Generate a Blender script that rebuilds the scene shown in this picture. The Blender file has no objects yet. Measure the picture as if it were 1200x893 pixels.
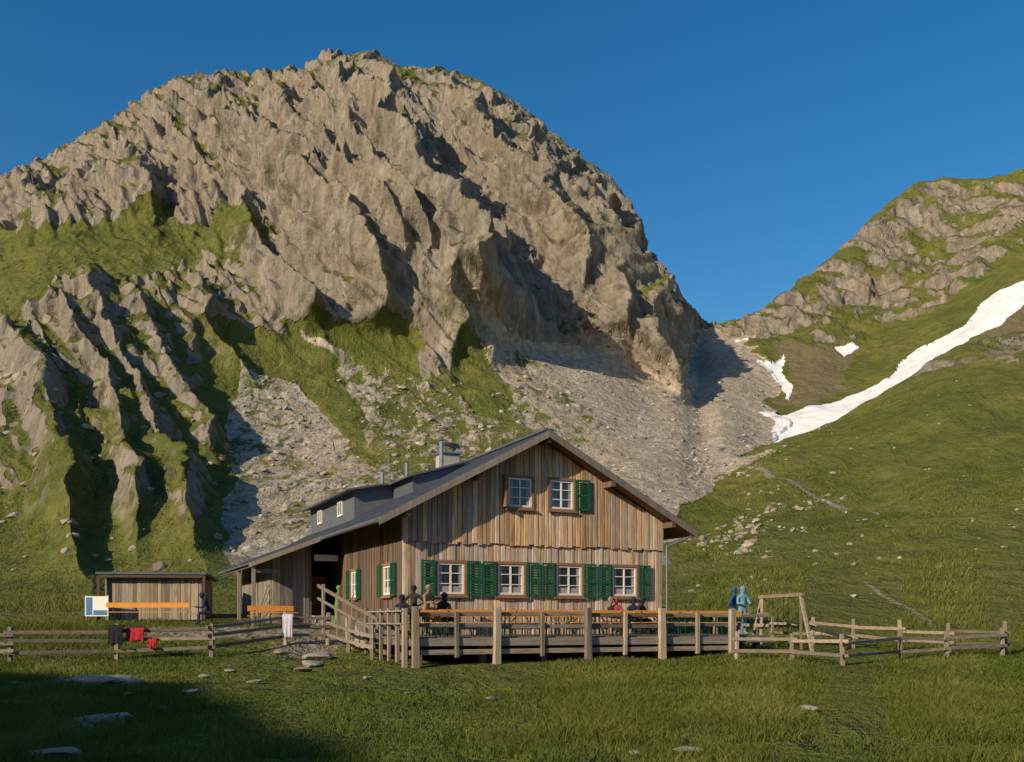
import bpy, math, random, bmesh
import numpy as np
from mathutils import Vector, Matrix, Quaternion
random.seed(7); rng=np.random.default_rng(7)
F=1167.0; CZ=1.7; HY=728.0
scene=bpy.context.scene
# ---------------------------------------------------------------- sun
TH=math.radians(45); EL=math.radians(24)
sunv=Vector((-math.sin(TH)*math.cos(EL),-math.cos(TH)*math.cos(EL),math.sin(EL)))
# ---------------------------------------------------------------- helpers
def link(o,parent=None):
    scene.collection.objects.link(o)
    if parent: o.parent=parent
    return o
def empty(name,loc=(0,0,0),rz=0):
    e=bpy.data.objects.new(name,None); e.location=loc; e.rotation_euler=(0,0,rz); e.empty_display_size=.3
    return link(e)
def nt(mat):
    mat.use_nodes=True; t=mat.node_tree; t.nodes.clear(); return t
class N:
    def __init__(s,t): s.t=t
    def __call__(s,typ,**kw):
        n=s.t.nodes.new(typ)
        for k,v in kw.items():
            setattr(n,k,v)
        return n
    def mix(s,f,a,b,bt='MIX'):
        n=s.t.nodes.new('ShaderNodeMix'); n.data_type='RGBA'; n.blend_type=bt
        for idx,v in ((0,f),(6,a),(7,b)):
            if isinstance(v,bpy.types.NodeSocket): s.t.links.new(v,n.inputs[idx])
            else: n.inputs[idx].default_value=v if idx==0 else (*v,1) if len(v)==3 else v
        return n.outputs[2]
    def m(s,op,a,b=0.0,clamp=False):
        n=s.t.nodes.new('ShaderNodeMath'); n.operation=op; n.use_clamp=clamp
        for i,v in enumerate((a,b)):
            if isinstance(v,bpy.types.NodeSocket): s.t.links.new(v,n.inputs[i])
            else: n.inputs[i].default_value=v
        return n.outputs[0]
    def ramp(s,f,stops):
        n=s.t.nodes.new('ShaderNodeValToRGB'); s.t.links.new(f,n.inputs[0]); e=n.color_ramp.elements
        while len(e)<len(stops): e.new(0.5)
        for el,(p,c) in zip(e,stops):
            el.position=p; el.color=(*c,1) if not isinstance(c,float) else (c,c,c,1)
        return n.outputs[0]
    def noise(s,vec,scale,detail=4,rough=.55,dist=0):
        n=s('ShaderNodeTexNoise'); n.inputs['Scale'].default_value=scale; n.inputs['Detail'].default_value=detail
        n.inputs['Roughness'].default_value=rough; n.inputs['Distortion'].default_value=dist
        if vec is not None: s.t.links.new(vec,n.inputs['Vector'])
        return n.outputs[0]
    def out(s,col,rough=.9,bump=None,bs=.5,bd=.1,spec=.2,metal=0,trans=None):
        b=s('ShaderNodeBsdfPrincipled')
        for k,v in (('Base Color',col),('Roughness',rough),('Specular IOR Level',spec),('Metallic',metal)):
            if isinstance(v,bpy.types.NodeSocket): s.t.links.new(v,b.inputs[k])
            else: b.inputs[k].default_value=(*v,1) if isinstance(v,tuple) and len(v)==3 else v
        if bump is not None:
            bn=s('ShaderNodeBump'); bn.inputs['Strength'].default_value=bs; bn.inputs['Distance'].default_value=bd
            s.t.links.new(bump,bn.inputs['Height']); s.t.links.new(bn.outputs[0],b.inputs['Normal'])
        o=s('ShaderNodeOutputMaterial'); s.t.links.new(b.outputs[0],o.inputs[0]); return b
def simple(name,c,rough=.7,var=.25,scale=6,spec=.3,metal=0,bd=.01):
    m=bpy.data.materials.new(name); n=N(nt(m)); tc=n('ShaderNodeTexCoord')
    f=n.noise(tc.outputs['Object'],scale,4)
    col=n.mix(f,tuple(x*(1-var) for x in c),tuple(min(1,x*(1+var)) for x in c))
    n.out(col,rough,f,.4,bd,spec,metal); return m
def wood(name,c1,c2,c3,vert=True,rough=.8):
    m=bpy.data.materials.new(name); n=N(nt(m)); tc=n('ShaderNodeTexCoord')
    mp=n('ShaderNodeMapping'); n.t.links.new(tc.outputs['Object'],mp.inputs[0])
    mp.inputs['Scale'].default_value=(14,14,1.1) if vert else (1.5,14,14)
    at=n('ShaderNodeAttribute',attribute_name='rnd'); r=at.outputs['Fac']
    vadd=n('ShaderNodeVectorMath',operation='ADD'); n.t.links.new(mp.outputs[0],vadd.inputs[0])
    sc=n('ShaderNodeVectorMath',operation='SCALE'); sc.inputs[0].default_value=(37,51,17); n.t.links.new(r,sc.inputs['Scale']); n.t.links.new(sc.outputs[0],vadd.inputs[1])
    g=n.noise(vadd.outputs[0],1.0,6,.65,.6)
    big=n.noise(tc.outputs['Object'],.9,4)
    gg=n.ramp(g,[(.3,0.0),(.62,1.0)])
    col=n.mix(gg,c1,c2)
    k=n.ramp(n.m('ADD',n.m('MULTIPLY',r,.55),n.m('MULTIPLY',big,.6)),[(.35,0.0),(.75,1.0)])
    col=n.mix(k,col,n.mix(gg,tuple(x*.55 for x in c3),c3))
    br=n.m('ADD',n.m('MULTIPLY',n.m('FRACT',n.m('MULTIPLY',r,7.31)),.7),.58)
    cc=n('ShaderNodeCombineColor'); [n.t.links.new(br,cc.inputs[i]) for i in range(3)]
    col=n.mix(1.0,col,cc.outputs[0],'MULTIPLY')
    n.out(col,rough,g,.6,.01,.2); return m
class MB:
    def __init__(s): s.v=[];s.f=[];s.r=[]
    def box(s,x0,x1,y0,y1,z0,z1,M=None,r=None):
        c=[(x,y,z) for x in(x0,x1) for y in(y0,y1) for z in(z0,z1)]
        s.hexa(c,M,r)
    def hexa(s,c,M=None,r=None):
        r=random.random() if r is None else r
        b=len(s.v)
        for p in c:
            p=Vector(p)
            if M is not None: p=M@p
            s.v.append(tuple(p)); s.r.append(r)
        for q in((0,1,3,2),(4,6,7,5),(0,4,5,1),(2,3,7,6),(0,2,6,4),(1,5,7,3)): s.f.append(tuple(b+i for i in q))
    def beam(s,a,b,w,h=None,r=None,jit=0,taper=1):
        a=Vector(a);b=Vector(b);h=h or w;d=b-a;L=d.length;d.normalize()
        up=Vector((0,0,1)) if abs(d.z)<.95 else Vector((0,1,0))
        x=d.cross(up).normalized();y=x.cross(d).normalized()
        M=Matrix((x,d,y)).transposed().to_4x4(); M.translation=a
        w2,h2=w/2,h/2; c=[]
        for xx in(-w2,w2):
            for yy in(0,L):
                for zz in(-h2,h2):
                    t=taper if yy>0 else 1
                    c.append((xx*t+random.uniform(-jit,jit),yy,zz*t+random.uniform(-jit,jit)))
        s.hexa(c,M,r)
    def cyl(s,a,b,r0,r1=None,n=10,r=None):
        r1=r0 if r1 is None else r1; rr=random.random() if r is None else r
        a=Vector(a);b=Vector(b);d=(b-a).normalized();x=d.orthogonal().normalized();y=d.cross(x)
        bi=len(s.v)
        for p,rad in((a,r0),(b,r1)):
            for i in range(n):
                an=2*math.pi*i/n; s.v.append(tuple(p+x*math.cos(an)*rad+y*math.sin(an)*rad)); s.r.append(rr)
        for i in range(n):
            j=(i+1)%n; s.f.append((bi+i,bi+j,bi+n+j,bi+n+i))
        s.f.append(tuple(bi+i for i in reversed(range(n)))); s.f.append(tuple(bi+n+i for i in range(n)))
    def prism(s,pts,y0,y1,r=None):  # pts (x,z)
        rr=random.random() if r is None else r; n=len(pts);b=len(s.v)
        for y in(y0,y1):
            for p in pts: s.v.append((p[0],y,p[1])); s.r.append(rr)
        for i in range(n):
            j=(i+1)%n; s.f.append((b+i,b+j,b+n+j,b+n+i))
        s.f.append(tuple(b+i for i in reversed(range(n)))); s.f.append(tuple(b+n+i for i in range(n)))
    def obj(s,name,mat,parent=None,bevel=0):
        me=bpy.data.meshes.new(name); me.from_pydata(s.v,[],s.f)
        a=me.attributes.new('rnd','FLOAT','POINT'); a.data.foreach_set('value',s.r)
        bm=bmesh.new(); bm.from_mesh(me); bmesh.ops.recalc_face_normals(bm,faces=bm.faces); bm.to_mesh(me); bm.free()
        me.materials.append(mat); o=bpy.data.objects.new(name,me); link(o,parent)
        if bevel:
            b=o.modifiers.new('b','BEVEL'); b.width=bevel; b.segments=1
        return o
# ---------------------------------------------------------------- numpy noise
def hsh(ix,iy,iz,seed):
    h=(ix.astype(np.uint32)*np.uint32(374761393))^(iy.astype(np.uint32)*np.uint32(668265263))^(iz.astype(np.uint32)*np.uint32(2147483647))^np.uint32((seed*2654435761)&0xffffffff)
    h=(h^(h>>np.uint32(13)))*np.uint32(1274126177); h=(h^(h>>np.uint32(16)))*np.uint32(2246822519); h=h^(h>>np.uint32(15))
    return (h&np.uint32(0xffffff)).astype(np.float32)/16777216.0
def vn(x,y,z,seed=0):
    fx=np.floor(x);fy=np.floor(y);fz=np.floor(z)
    ix=fx.astype(np.int64);iy=fy.astype(np.int64);iz=fz.astype(np.int64)
    u=x-fx;v=y-fy;w=z-fz; u=u*u*(3-2*u);v=v*v*(3-2*v);w=w*w*(3-2*w)
    H=lambda a,b,c:hsh(ix+a,iy+b,iz+c,seed)
    r=0
    for a in(0,1):
        for b in(0,1):
            for c in(0,1):
                r=r+H(a,b,c)*(u if a else 1-u)*(v if b else 1-v)*(w if c else 1-w)
    return r*2-1
def fbm(x,y,z,o=4,seed=0,g=.5):
    r=0;a=1;t=0
    for i in range(o):
        r=r+a*vn(x*2**i+i*7.3,y*2**i,z*2**i-i*3.1,seed+i);t+=a;a*=g
    return r/t
def ridged(x,y,z,o=4,seed=0,g=.5):
    r=0;a=1;t=0
    for i in range(o):
        r=r+a*(1-2*np.abs(vn(x*2**i+i*7.3,y*2**i,z*2**i-i*3.1,seed+i)));t+=a;a*=g
    return r/t
def facet(x,y,z,seed=0,tilt=1.0,k=22.):
    bx=np.floor(x-.5).astype(np.int64);by=np.floor(y-.5).astype(np.int64);bz=np.floor(z-.5).astype(np.int64)
    sw_=np.full(x.shape,1e-12);sv_=np.zeros(x.shape)
    for a in(0,1):
        for b in(0,1):
            for c in(0,1):
                cx=bx+a;cy=by+b;cz=bz+c
                dx=x-(cx+.15+.7*hsh(cx,cy,cz,seed));dy=y-(cy+.15+.7*hsh(cx,cy,cz,seed+1));dz=z-(cz+.15+.7*hsh(cx,cy,cz,seed+2))
                d=dx*dx+dy*dy+dz*dz
                vv=(hsh(cx,cy,cz,seed+3)-.5)+tilt*(dx*(hsh(cx,cy,cz,seed+4)*2-1)+dz*(hsh(cx,cy,cz,seed+5)*2-1)+dy*(hsh(cx,cy,cz,seed+6)*2-1))
                w=np.exp(-k*np.minimum(d,1.0));sw_+=w;sv_+=w*vv
    return sv_/sw_
def saw(x,e=.16):   # slow rise, quick fall: one tilted slab per unit
    f=x-np.floor(x); return np.where(f<1-e,f/(1-e),(1-f)/e)-.5
def ss(x,a,b):
    t=np.clip((x-a)/(b-a),0,1); return t*t*(3-2*t)
def pchip_slopes(xk,Y):
    h=np.diff(xk); d=np.diff(Y,axis=0)/h[:,None] if Y.ndim>1 else np.diff(Y)/h
    m=np.zeros_like(Y)
    a,b=d[:-1],d[1:]
    with np.errstate(all='ignore'): hm=np.where(a*b>0,2*a*b/(a+b),0)
    m[1:-1]=hm; m[0]=d[0]; m[-1]=d[-1]; return m
def pchip(xk,yk,x):
    xk=np.asarray(xk,float);yk=np.asarray(yk,float);m=pchip_slopes(xk,yk)
    i=np.clip(np.searchsorted(xk,x)-1,0,len(xk)-2);h=xk[i+1]-xk[i];t=np.clip((x-xk[i])/h,0,1)
    return (2*t**3-3*t**2+1)*yk[i]+(t**3-2*t**2+t)*h*m[i]+(-2*t**3+3*t**2)*yk[i+1]+(t**3-t**2)*h*m[i+1]
def inpoly(px,py,poly):
    c=np.zeros(px.shape,bool);n=len(poly);j=n-1
    for i in range(n):
        xi,yi=poly[i];xj,yj=poly[j]
        if yi!=yj: c^=((yi>py)!=(yj>py))&(px<(xj-xi)*(py-yi)/(yj-yi)+xi)
        j=i
    return c
# ---------------------------------------------------------------- terrain profile lines (image pixel columns and rows, chosen depths)
X=[-500,-100,0,150,300,450,600,700,760,795,815,850,900,950,1000,1060,1120,1200,1350,1700]
def L(*v): assert len(v)==len(X),len(v); return v
A =(L(690,700,702,705,705,703,700,698,694,690,688,684,678,672,668,664,660,655,650,640), L(*[75]*20))
B =(L(610,612,615,618,618,615,612,612,612,612,612,608,604,602,600,588,575,560,540,520), L(*[120]*20))
C =(L(520,520,520,520,520,520,520,520,520,522,528,548,526,507,487,449,414,392,350,330), L(145,150,150,160,170,175,178,185,190,195,200,180,190,200,205,215,225,235,240,240))
D =(L(480,468,463,447,440,438,448,462,480,484,490,505,531,514,495,457,424,404,362,345), L(175,175,175,190,205,215,222,232,240,245,250,222,215,225,230,240,250,260,265,265))
E =(L(430,405,400,370,348,346,367,398,436,450,452,462,484,469,458,430,392,332,290,280), L(205,200,200,215,245,262,278,285,280,280,290,275,260,268,275,285,295,300,310,310))
Fl=(L(390,345,331,283,255,246,279,327,388,420,424,425,440,430,420,380,340,290,250,250), L(240,230,230,260,300,305,330,342,328,320,342,320,310,310,320,340,350,360,370,370))
G =(L(360,290,262,196,160,145,190,256,340,380,396,398,400,380,350,300,270,245,205,215), L(300,310,310,345,375,375,398,405,380,352,380,370,350,360,380,410,430,430,440,440))
sx=[-500,-100,0,25,60,95,130,165,200,222,245,270,300,330,360,375,388,405,430,450,470,485,510,535,560,580,600,620,640,660,680,695,710,722,735,744,748,752,764,775,785,795,803,812,830,850,870,890,910,930,955,980,1000,1020,1040,1057,1075,1095,1110,1135,1160,1180,1200,1350,1700]
sy=[330,240,207,195,181,160,141,118,96,86,88,80,86,80,79,66,60,63,59,68,78,77,80,84,96,106,120,134,151,168,186,193,207,222,240,256,272,293,300,311,328,342,358,370,377,378,372,364,352,336,318,300,280,260,240,226,214,211,207,210,208,204,197,175,190]
Sd=L(370,395,400,440,490,500,480,450,405,372,412,410,390,420,440,480,500,510,520,520)
px=np.concatenate([np.arange(-500,-60,14),np.arange(-60,1262,1.3),np.arange(1266,1701,14)]).astype(float)
azf=np.arctan((px-600)/F); az_edge=azf[-1]
back=np.linspace(az_edge,2*math.pi+azf[0],92)[1:-1]
az=np.concatenate([azf,back]); nf=len(px); nc=len(az)
Rl=[];Zl=[]
def addz(d,zx,zz):
    z=np.interp(px,zx,zz); Rl.append(np.full(nf,float(d))/np.cos(azf)); Zl.append(z)
def addy(ln,fine=None):
    y=pchip(X,ln[0],px) if fine is None else fine; d=pchip(X,ln[1],px)
    Rl.append(d/np.cos(azf)); Zl.append(CZ+(HY-y)/F*d)
addz(.3,[0,1200],[0,0]);addz(6,[0,1200],[0,0]);addz(12,[0,1200],[0,0]);addz(22,[0,600,1200],[.1,.03,.0])
addz(32,[0,350,600,1200],[.35,.4,.3,.25]);addz(40,[0,350,480,800,1200],[1.25,1.35,.95,.7,.8]);addz(52,[0,400,800,1000,1200],[2.1,2.1,1.9,2.0,2.0])
for ln in (A,B,C,D,E,Fl,G): addy(ln)
syf=np.interp(px,sx,sy)
addy((L(*[0]*20),Sd),fine=syf)
rS,zS=Rl[-1],Zl[-1]
Rl.append(rS+50);Zl.append(zS-38)
Rl.append(rS+260);Zl.append(zS*.4)
Rl.append(np.full(nf,3200.));Zl.append(np.full(nf,-20.))
Rl=np.array(Rl);Zl=np.array(Zl)
rb=np.array([.3,6,12,22,32,40,52,75,120,175,225,290,360,430,500,550,760,3200.]);zb=np.array([0,0,0,0,.2,.4,.8,2,5,9,13,18,24,28,30,28,15,-20.])
tb=(back-az_edge)/(back[-1]-az_edge)
wl=ss(tb,0.0,.35)*(1-ss(tb,.65,1.0)); half=tb[None,:]<.5
Rb=np.where(half,Rl[:,-1:],Rl[:,:1])*(1-wl)+rb[:,None]*wl
Zb=np.where(half,Zl[:,-1:],Zl[:,:1])*(1-wl)+zb[:,None]*wl
R=np.concatenate([Rl,Rb],1);Z=np.concatenate([Zl,Zb],1)
rows_per=[4,8,34,24,20,18,22,55,78,66,76,86,90,92,14,8,5]
K=R.shape[0]; assert len(rows_per)==K-1,(K,len(rows_per))
tk=np.arange(K).astype(float); mR=pchip_slopes(tk,R);mZ=pchip_slopes(tk,Z)
ts=[];
for i,n in enumerate(rows_per): ts+=list(i+np.arange(n)/n)
ts.append(K-1.0);ts=np.array(ts);nr=len(ts)
ii=np.clip(np.floor(ts).astype(int),0,K-2);tt=(ts-ii)[:,None]
def her(Y,m): return (2*tt**3-3*tt**2+1)*Y[ii]+(tt**3-2*tt**2+tt)*m[ii]+(-2*tt**3+3*tt**2)*Y[ii+1]+(tt**3-tt**2)*m[ii+1]
RR=her(R,mR);ZZ=her(Z,mZ)
XX=RR*np.sin(az)[None,:];YY=RR*np.cos(az)[None,:]
T2=np.repeat(ts[:,None],nc,1)
dd=np.where(np.cos(az)>.5,YY,RR); dd=np.maximum(dd,.1)
PX=np.repeat(np.concatenate([px,np.where(tb<.5,1800,-700)])[None,:],nr,0)
PY=HY-F*(ZZ-CZ)/dd
w1=fbm(XX*.05,YY*.05,ZZ*.05,5,11);w2=fbm(XX*.05,YY*.05,ZZ*.05,5,23)
PXw=PX+w1*34;PYw=PY+w2*28
al=math.radians(60)
crB=XX*math.sin(al)+ZZ*math.cos(al);agB=XX*math.cos(al)-ZZ*math.sin(al)
vegband=fbm(crB/11,agB/55,YY/60,4,175,.55)
grass=np.ones_like(XX);scree=np.zeros_like(XX);snow=np.zeros_like(XX);brown=np.zeros_like(XX)
beyond=(T2>9.05)
rockz=((PX<860)&(T2>7.4))|beyond
grass[rockz]=.29
def gp(poly,val,cond=None,arr=grass):
    m=inpoly(PXw,PYw,poly)
    if cond is not None: m&=cond
    arr[m]=val
vis=(T2<14.01)
gp([(-600,330),(60,330),(200,330),(260,400),(270,720),(-600,720)],.50,vis)
gp([(120,150),(240,100),(330,120),(400,230),(330,285),(215,250),(180,200)],.50,vis)
gp([(-600,255),(40,262),(130,250),(205,242),(240,280),(225,320),(150,330),(105,345),(70,372),(0,385),(-600,400)],1.0,vis)
gp([(215,255),(300,265),(335,310),(290,330),(245,320)],.75,vis)
gp([(330,180),(380,200),(430,300),(390,330),(340,260)],.46,vis)
gp([(450,280),(560,340),(620,400),(520,400),(440,330)],.45,vis)
gp([(590,230),(640,250),(700,340),(660,360),(600,300)],.40,vis)
gp([(330,380),(470,392),(540,400),(560,420),(470,420),(350,410)],.62,vis)
gp([(255,395),(330,398),(380,392),(470,400),(500,430),(560,415),(650,490),(660,540),(560,560),(480,575),(420,560),(330,470),(280,520),(250,470)],.95,vis)
gp([(-600,590),(60,510),(130,470),(250,470),(300,560),(260,640),(300,720),(-600,715)],.66,vis)
gp([(60,350),(140,370),(240,400),(265,480),(120,475)],.54,vis)
gp([(230,400),(300,400),(310,470),(290,560),(250,500)],.85,vis)
gp([(780,560),(850,540),(930,515),(1000,480),(1300,300),(1300,760),(780,760)],1.0,T2<9.05)
grass[(T2<7.4)]=1
grass[(T2<9.05)&(PX>900)]=1
rl=np.interp(PX,[860,900,940,1000,1060,1120,1200,1400],[385,398,385,385,362,332,300,280])
rm=(PX>855)&(T2>9.05)&vis
grass[rm]=np.where(PYw[rm]>rl[rm],.9,.45)
scr=lambda p,v=1.0,c=vis:gp(p,v,c,scree)
scr([(285,430),(335,450),(400,520),(450,560),(460,600),(380,640),(350,720),(280,715),(255,600),(262,520)],.62)
scr([(355,400),(375,403),(440,455),(505,545),(470,548),(415,480)],.66)
scr([(440,430),(520,450),(640,520),(600,580),(420,590),(430,520)],.47)
scr([(555,398),(610,402),(700,414),(755,440),(792,468),(802,400),(806,368),(830,370),(884,382),(893,425),(915,470),(922,520),(900,535),(850,556),(820,580),(800,610),(800,650),(640,650),(540,560),(640,520),(600,450)],1.0)
scr([(530,395),(600,400),(680,470),(700,510),(640,520),(590,450)],.60)
scree[(T2<7.6)]=0
gp([(915,402),(960,392),(1010,398),(992,440),(950,466),(925,458)],1.0,rm,brown)
gp([(1120,402),(1160,372),(1240,330),(1240,410)],1.0,rm,brown)
SN1=[(1300,270),(1200,329),(1165,345),(1130,382),(1095,406),(1060,428),(1020,452),(985,462),(945,469),(925,480),(888,484),(905,496),(912,540),(950,540),(1010,500),(1060,470),(1100,440),(1140,402),(1175,384),(1200,358),(1300,300)]
PXs=PX+w1*12;PYs=PY+w2*9
def sp(poly):
    m=inpoly(PXs,PYs,poly)&(T2>9.3)&vis; snow[m]=1
sp(SN1);sp([(884,420),(900,421),(918,410),(912,433),(932,460),(915,456),(893,430)]);sp([(977,400),(998,397),(1004,405),(988,413)]);sp([(858,386),(878,388),(882,392),(862,391)])
rockp=np.zeros_like(XX)
gp([(1060,440),(1090,422),(1130,408),(1200,392),(1230,410),(1180,430),(1110,440)],1.0,T2<9.05,rockp)
gp([(485,415),(512,410),(530,430),(532,452),(505,458),(490,440)],1.0,vis,rockp)
grass[rockp>0]=.38;scree[rockp>0]=0
grass=np.where(scree>.55,np.minimum(grass,.55),grass)
# ---- displacement
rockness=np.where(rockz|(rockp>0),1.0,0.0)*(1-.75*ss(grass,.58,.95))*(1-.96*np.minimum(scree*1.4,1))*(1-snow)*(1-.7*brown)
rockness[rm]=np.where(PYw[rm]>rl[rm],.14,.75)*(1-snow[rm])*(1-.6*brown[rm])
rockness*=ss(T2,7.2,8.4)*np.where((rockp>0)&(T2<9.06),.7,1)
def blur(a,n=3,it=2):
    k=2*n+1
    for _ in range(it):
        c=np.cumsum(np.pad(a,((n+1,n),(0,0)),'edge'),0); a=(c[k:]-c[:-k])/k
        c=np.cumsum(np.pad(a,((0,0),(n+1,n)),'edge'),1); a=(c[:,k:]-c[:,:-k])/k
    return a
rockness=blur(rockness,4,2)
def normals():
    P=np.stack([XX,YY,ZZ],-1);du=np.roll(P,-1,1)-np.roll(P,1,1);dv=np.gradient(P,axis=0)
    n=np.cross(du,dv);n/=np.linalg.norm(n,axis=-1,keepdims=True)+1e-9;return n
disp=np.zeros_like(XX)
def rib(poly,A_,wl_,wr_):
    ys=[p[1] for p in poly];xs=[p[0] for p in poly]
    s=PX+w1*26+w2*10-np.interp(PY,ys,xs)
    f=np.where(s<0,np.exp(s/wl_),np.exp(-s/wr_))
    e=ss(PY,ys[0]-45,ys[0]+25)*(1-ss(PY,ys[-1]-30,ys[-1]+40))
    return A_*f*e*vis*(PX<815)
for r_ in [([(388,30),(400,140),(455,240),(520,330),(575,410)],38,80,25),([(228,60),(290,180),(350,250),(420,340),(450,390)],19,60,18),
  ([(500,50),(560,180),(620,270),(690,370)],28,50,20),([(640,110),(690,240),(735,340),(785,460)],23,45,14),([(740,230),(765,330),(800,440)],8,45,12),
  ([(120,120),(160,200),(190,255)],13,40,13),([(85,330),(130,420),(200,560),(240,660)],11,60,24),([(300,20),(330,150),(400,270),(470,350)],17,40,15),
  ([(205,320),(260,400),(300,450)],9,40,15),([(430,60),(480,200),(560,320),(600,385)],19,35,14),([(0,390),(30,450),(80,580),(100,690)],11,50,20),([(20,190),(60,250)],10,30,12),
  ([(560,90),(620,200),(690,320),(740,420)],19,30,13),([(180,90),(230,190),(300,300),(380,400)],11,30,12),([(140,360),(185,420),(250,540)],8,30,14),([(60,370),(80,400),(140,520),(170,640)],8,30,14),([(600,110),(650,220),(710,340)],12,20,10),([(345,60),(370,160),(430,270),(500,360)],13,22,11)]:
    disp+=rib(*r_)*np.clip(rockness+.3,0,1)
disp*=1-.55*np.exp(-((T2-14)/.9)**2)
XX=XX-np.sin(az)[None,:]*.9*disp;YY=YY-np.cos(az)[None,:]*.9*disp;ZZ=ZZ+disp*.3
nb0=normals();bn=np.stack([blur(nb0[...,i],9,2) for i in range(3)],-1);bn/=np.linalg.norm(bn,axis=-1,keepdims=True)
Pq=np.stack([XX,YY,ZZ],-1);spc=blur(np.linalg.norm(np.gradient(Pq,axis=0),axis=-1),2,1)
cr=XX*math.sin(al)+ZZ*math.cos(al);ag=XX*math.cos(al)-ZZ*math.sin(al)
wx=fbm(XX*.018,YY*.018,ZZ*.018,3,41)*14
cr=cr+wx;ag=ag+wx*.6
wq=fbm(XX*.09,YY*.09,ZZ*.09,3,45)*2.6
n1=ridged(cr/34,ag/120,YY/90,2,51)
n2=ridged(cr/13,ag/50,YY/34,2,61)
n3=facet((cr+wq)/10,(ag+wq)/30,YY/26,71,1.1,34)
n4=facet((cr+wq)/4.6,(ag-wq)/12,YY/11,81,1.1,34)*(1-ss(spc,2.2,4.5))
n5=facet(cr/2.1,ag/4.2,YY/4.2,91,1.1,24)*(1-ss(spc,.9,2.0))
m1=ss(fbm(XX/30,YY/30,ZZ/30,2,401),-.35,.2)
s1=saw(cr/9+YY/40+fbm(cr/20,ag/45,YY/40,3,411)*.9)*(.45+.55*m1)
s2=saw(cr/3.3+YY/15+fbm(cr/9,ag/20,YY/20,3,421)*.9,.22)*(1-ss(spc,1.3,3))
led=saw(ZZ/13-XX/36+fbm(XX/25,YY/25,ZZ/40,3,431)*1.4,.3)
n6=fbm(XX/2.2,YY/2.2,ZZ/2.2,3,95)*(1-ss(spc,1.3,3))
sil=1-.5*np.exp(-((T2-14)/.45)**2)
small=np.clip((RR/350)**1.25,.24,1.05)
d2=rockness*sil*small*(3.6*n1+2.2*n2+2.7*n3+1.5*n4+.75*n5+.4*n6+2.3*s1+.85*s2+1.5*led)
und=fbm(XX/45,YY/45,ZZ*0,4,101)*2.2+fbm(XX/9,YY/9,ZZ*0,4,111)*.9+ridged(XX/16,YY/22,ZZ*0,3,121)*.8+fbm(XX/2.5,YY/2.5,ZZ*0,2,117)*.22
d2+=(1-rockness)*ss(T2,6.5,8.2)*und*(1-.75*np.clip(scree+snow,0,1))
d2+=(scree>0)*ss(T2,7.4,8.5)*(fbm(XX/3,YY/3,ZZ/3,3,131)*.35+ridged(cr/20,ag/140,YY/200,2,133)*.9)
XX=XX+bn[...,0]*d2;YY=YY+bn[...,1]*d2;ZZ=ZZ+bn[...,2]*d2
near=1-ss(T2,6,7.5)
ZZ=ZZ+near*(fbm(XX/5,YY/5,XX*0,4,141)*.11+fbm(XX/1.1,YY/1.1,XX*0,3,151)*.035)*ss(RR,5,10)
# keep the skyline height given in image pixels (broad correction only)
el_=(ZZ[:,:nf]-CZ)/np.maximum(YY[:,:nf],1);mt=(ts<=14.99)
cur=el_[mt].max(0);dif=(HY-syf)/F-cur
k=np.ones(13)/13;dif=np.convolve(np.pad(dif,6,'edge'),k,'valid');dif=np.convolve(np.pad(dif,6,'edge'),k,'valid')
dif*=ss(px,-500,-300)*(1-ss(px,1500,1700))
ZZ[:,:nf]+=dif[None,:]*YY[:,:nf]*ss(T2[:,:nf],9.3,13.9)*(1-ss(T2[:,:nf],15.5,17))
# unseen rise behind the camera, added and shaped to shadow the foreground
p=-math.sin(TH)*XX-math.cos(TH)*YY
q=XX*math.cos(TH)-YY*math.sin(TH)
shade_hill=(22.9+2.6*ss(-q,3,20)+2.2*fbm(q/8,XX*0,XX*0+3.3,4,161,.7))*ss(p,14,50)*(1-.8*ss(p,80,220))
ZZ=ZZ+shade_hill
P=np.stack([XX,YY,ZZ],-1)
Nn=normals()
nzb=blur(Nn[...,2],2,1)
veg=fbm(P[...,0]/22,P[...,1]/22,P[...,2]/22,5,171)
gmask=grass+rockness*(ss(nzb,.48,.80)-.40)*.95*np.where(grass>.2,1,.55)+(veg*.35+vegband*.8)*(grass<.9)*(grass>.05)
gmask=np.where(T2<7.4,1,np.clip(gmask,0,1))
col=np.stack([gmask,scree,brown,brown*0],-1).astype(np.float32)
def near_hut(x,y):
    return np.exp(-(((x+10.5)/5.5)**2+((y-40)/2.2)**2))+.8*np.exp(-(((x+7.2)/1.6)**2+((y-35.5)/3)**2))
path=np.clip(near_hut(XX,YY),0,1)
for pl,pk in (([(868,545),(900,556),(925,568),(955,575),(1000,590),(1030,602)],.68),([(1012,684),(1035,700),(1060,712),(1092,732)],.75)):
    xs=[a for a,b in pl];yl=[b for a,b in pl]
    dist=np.abs(PY-np.interp(PX,xs,yl)+w1*12+w2*7);m=(PX>xs[0])&(PX<xs[-1])&(T2<9)
    path=np.maximum(path,np.where(m,pk*(1-ss(dist,.8,5.0)),0))
col[...,3]=path
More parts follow.
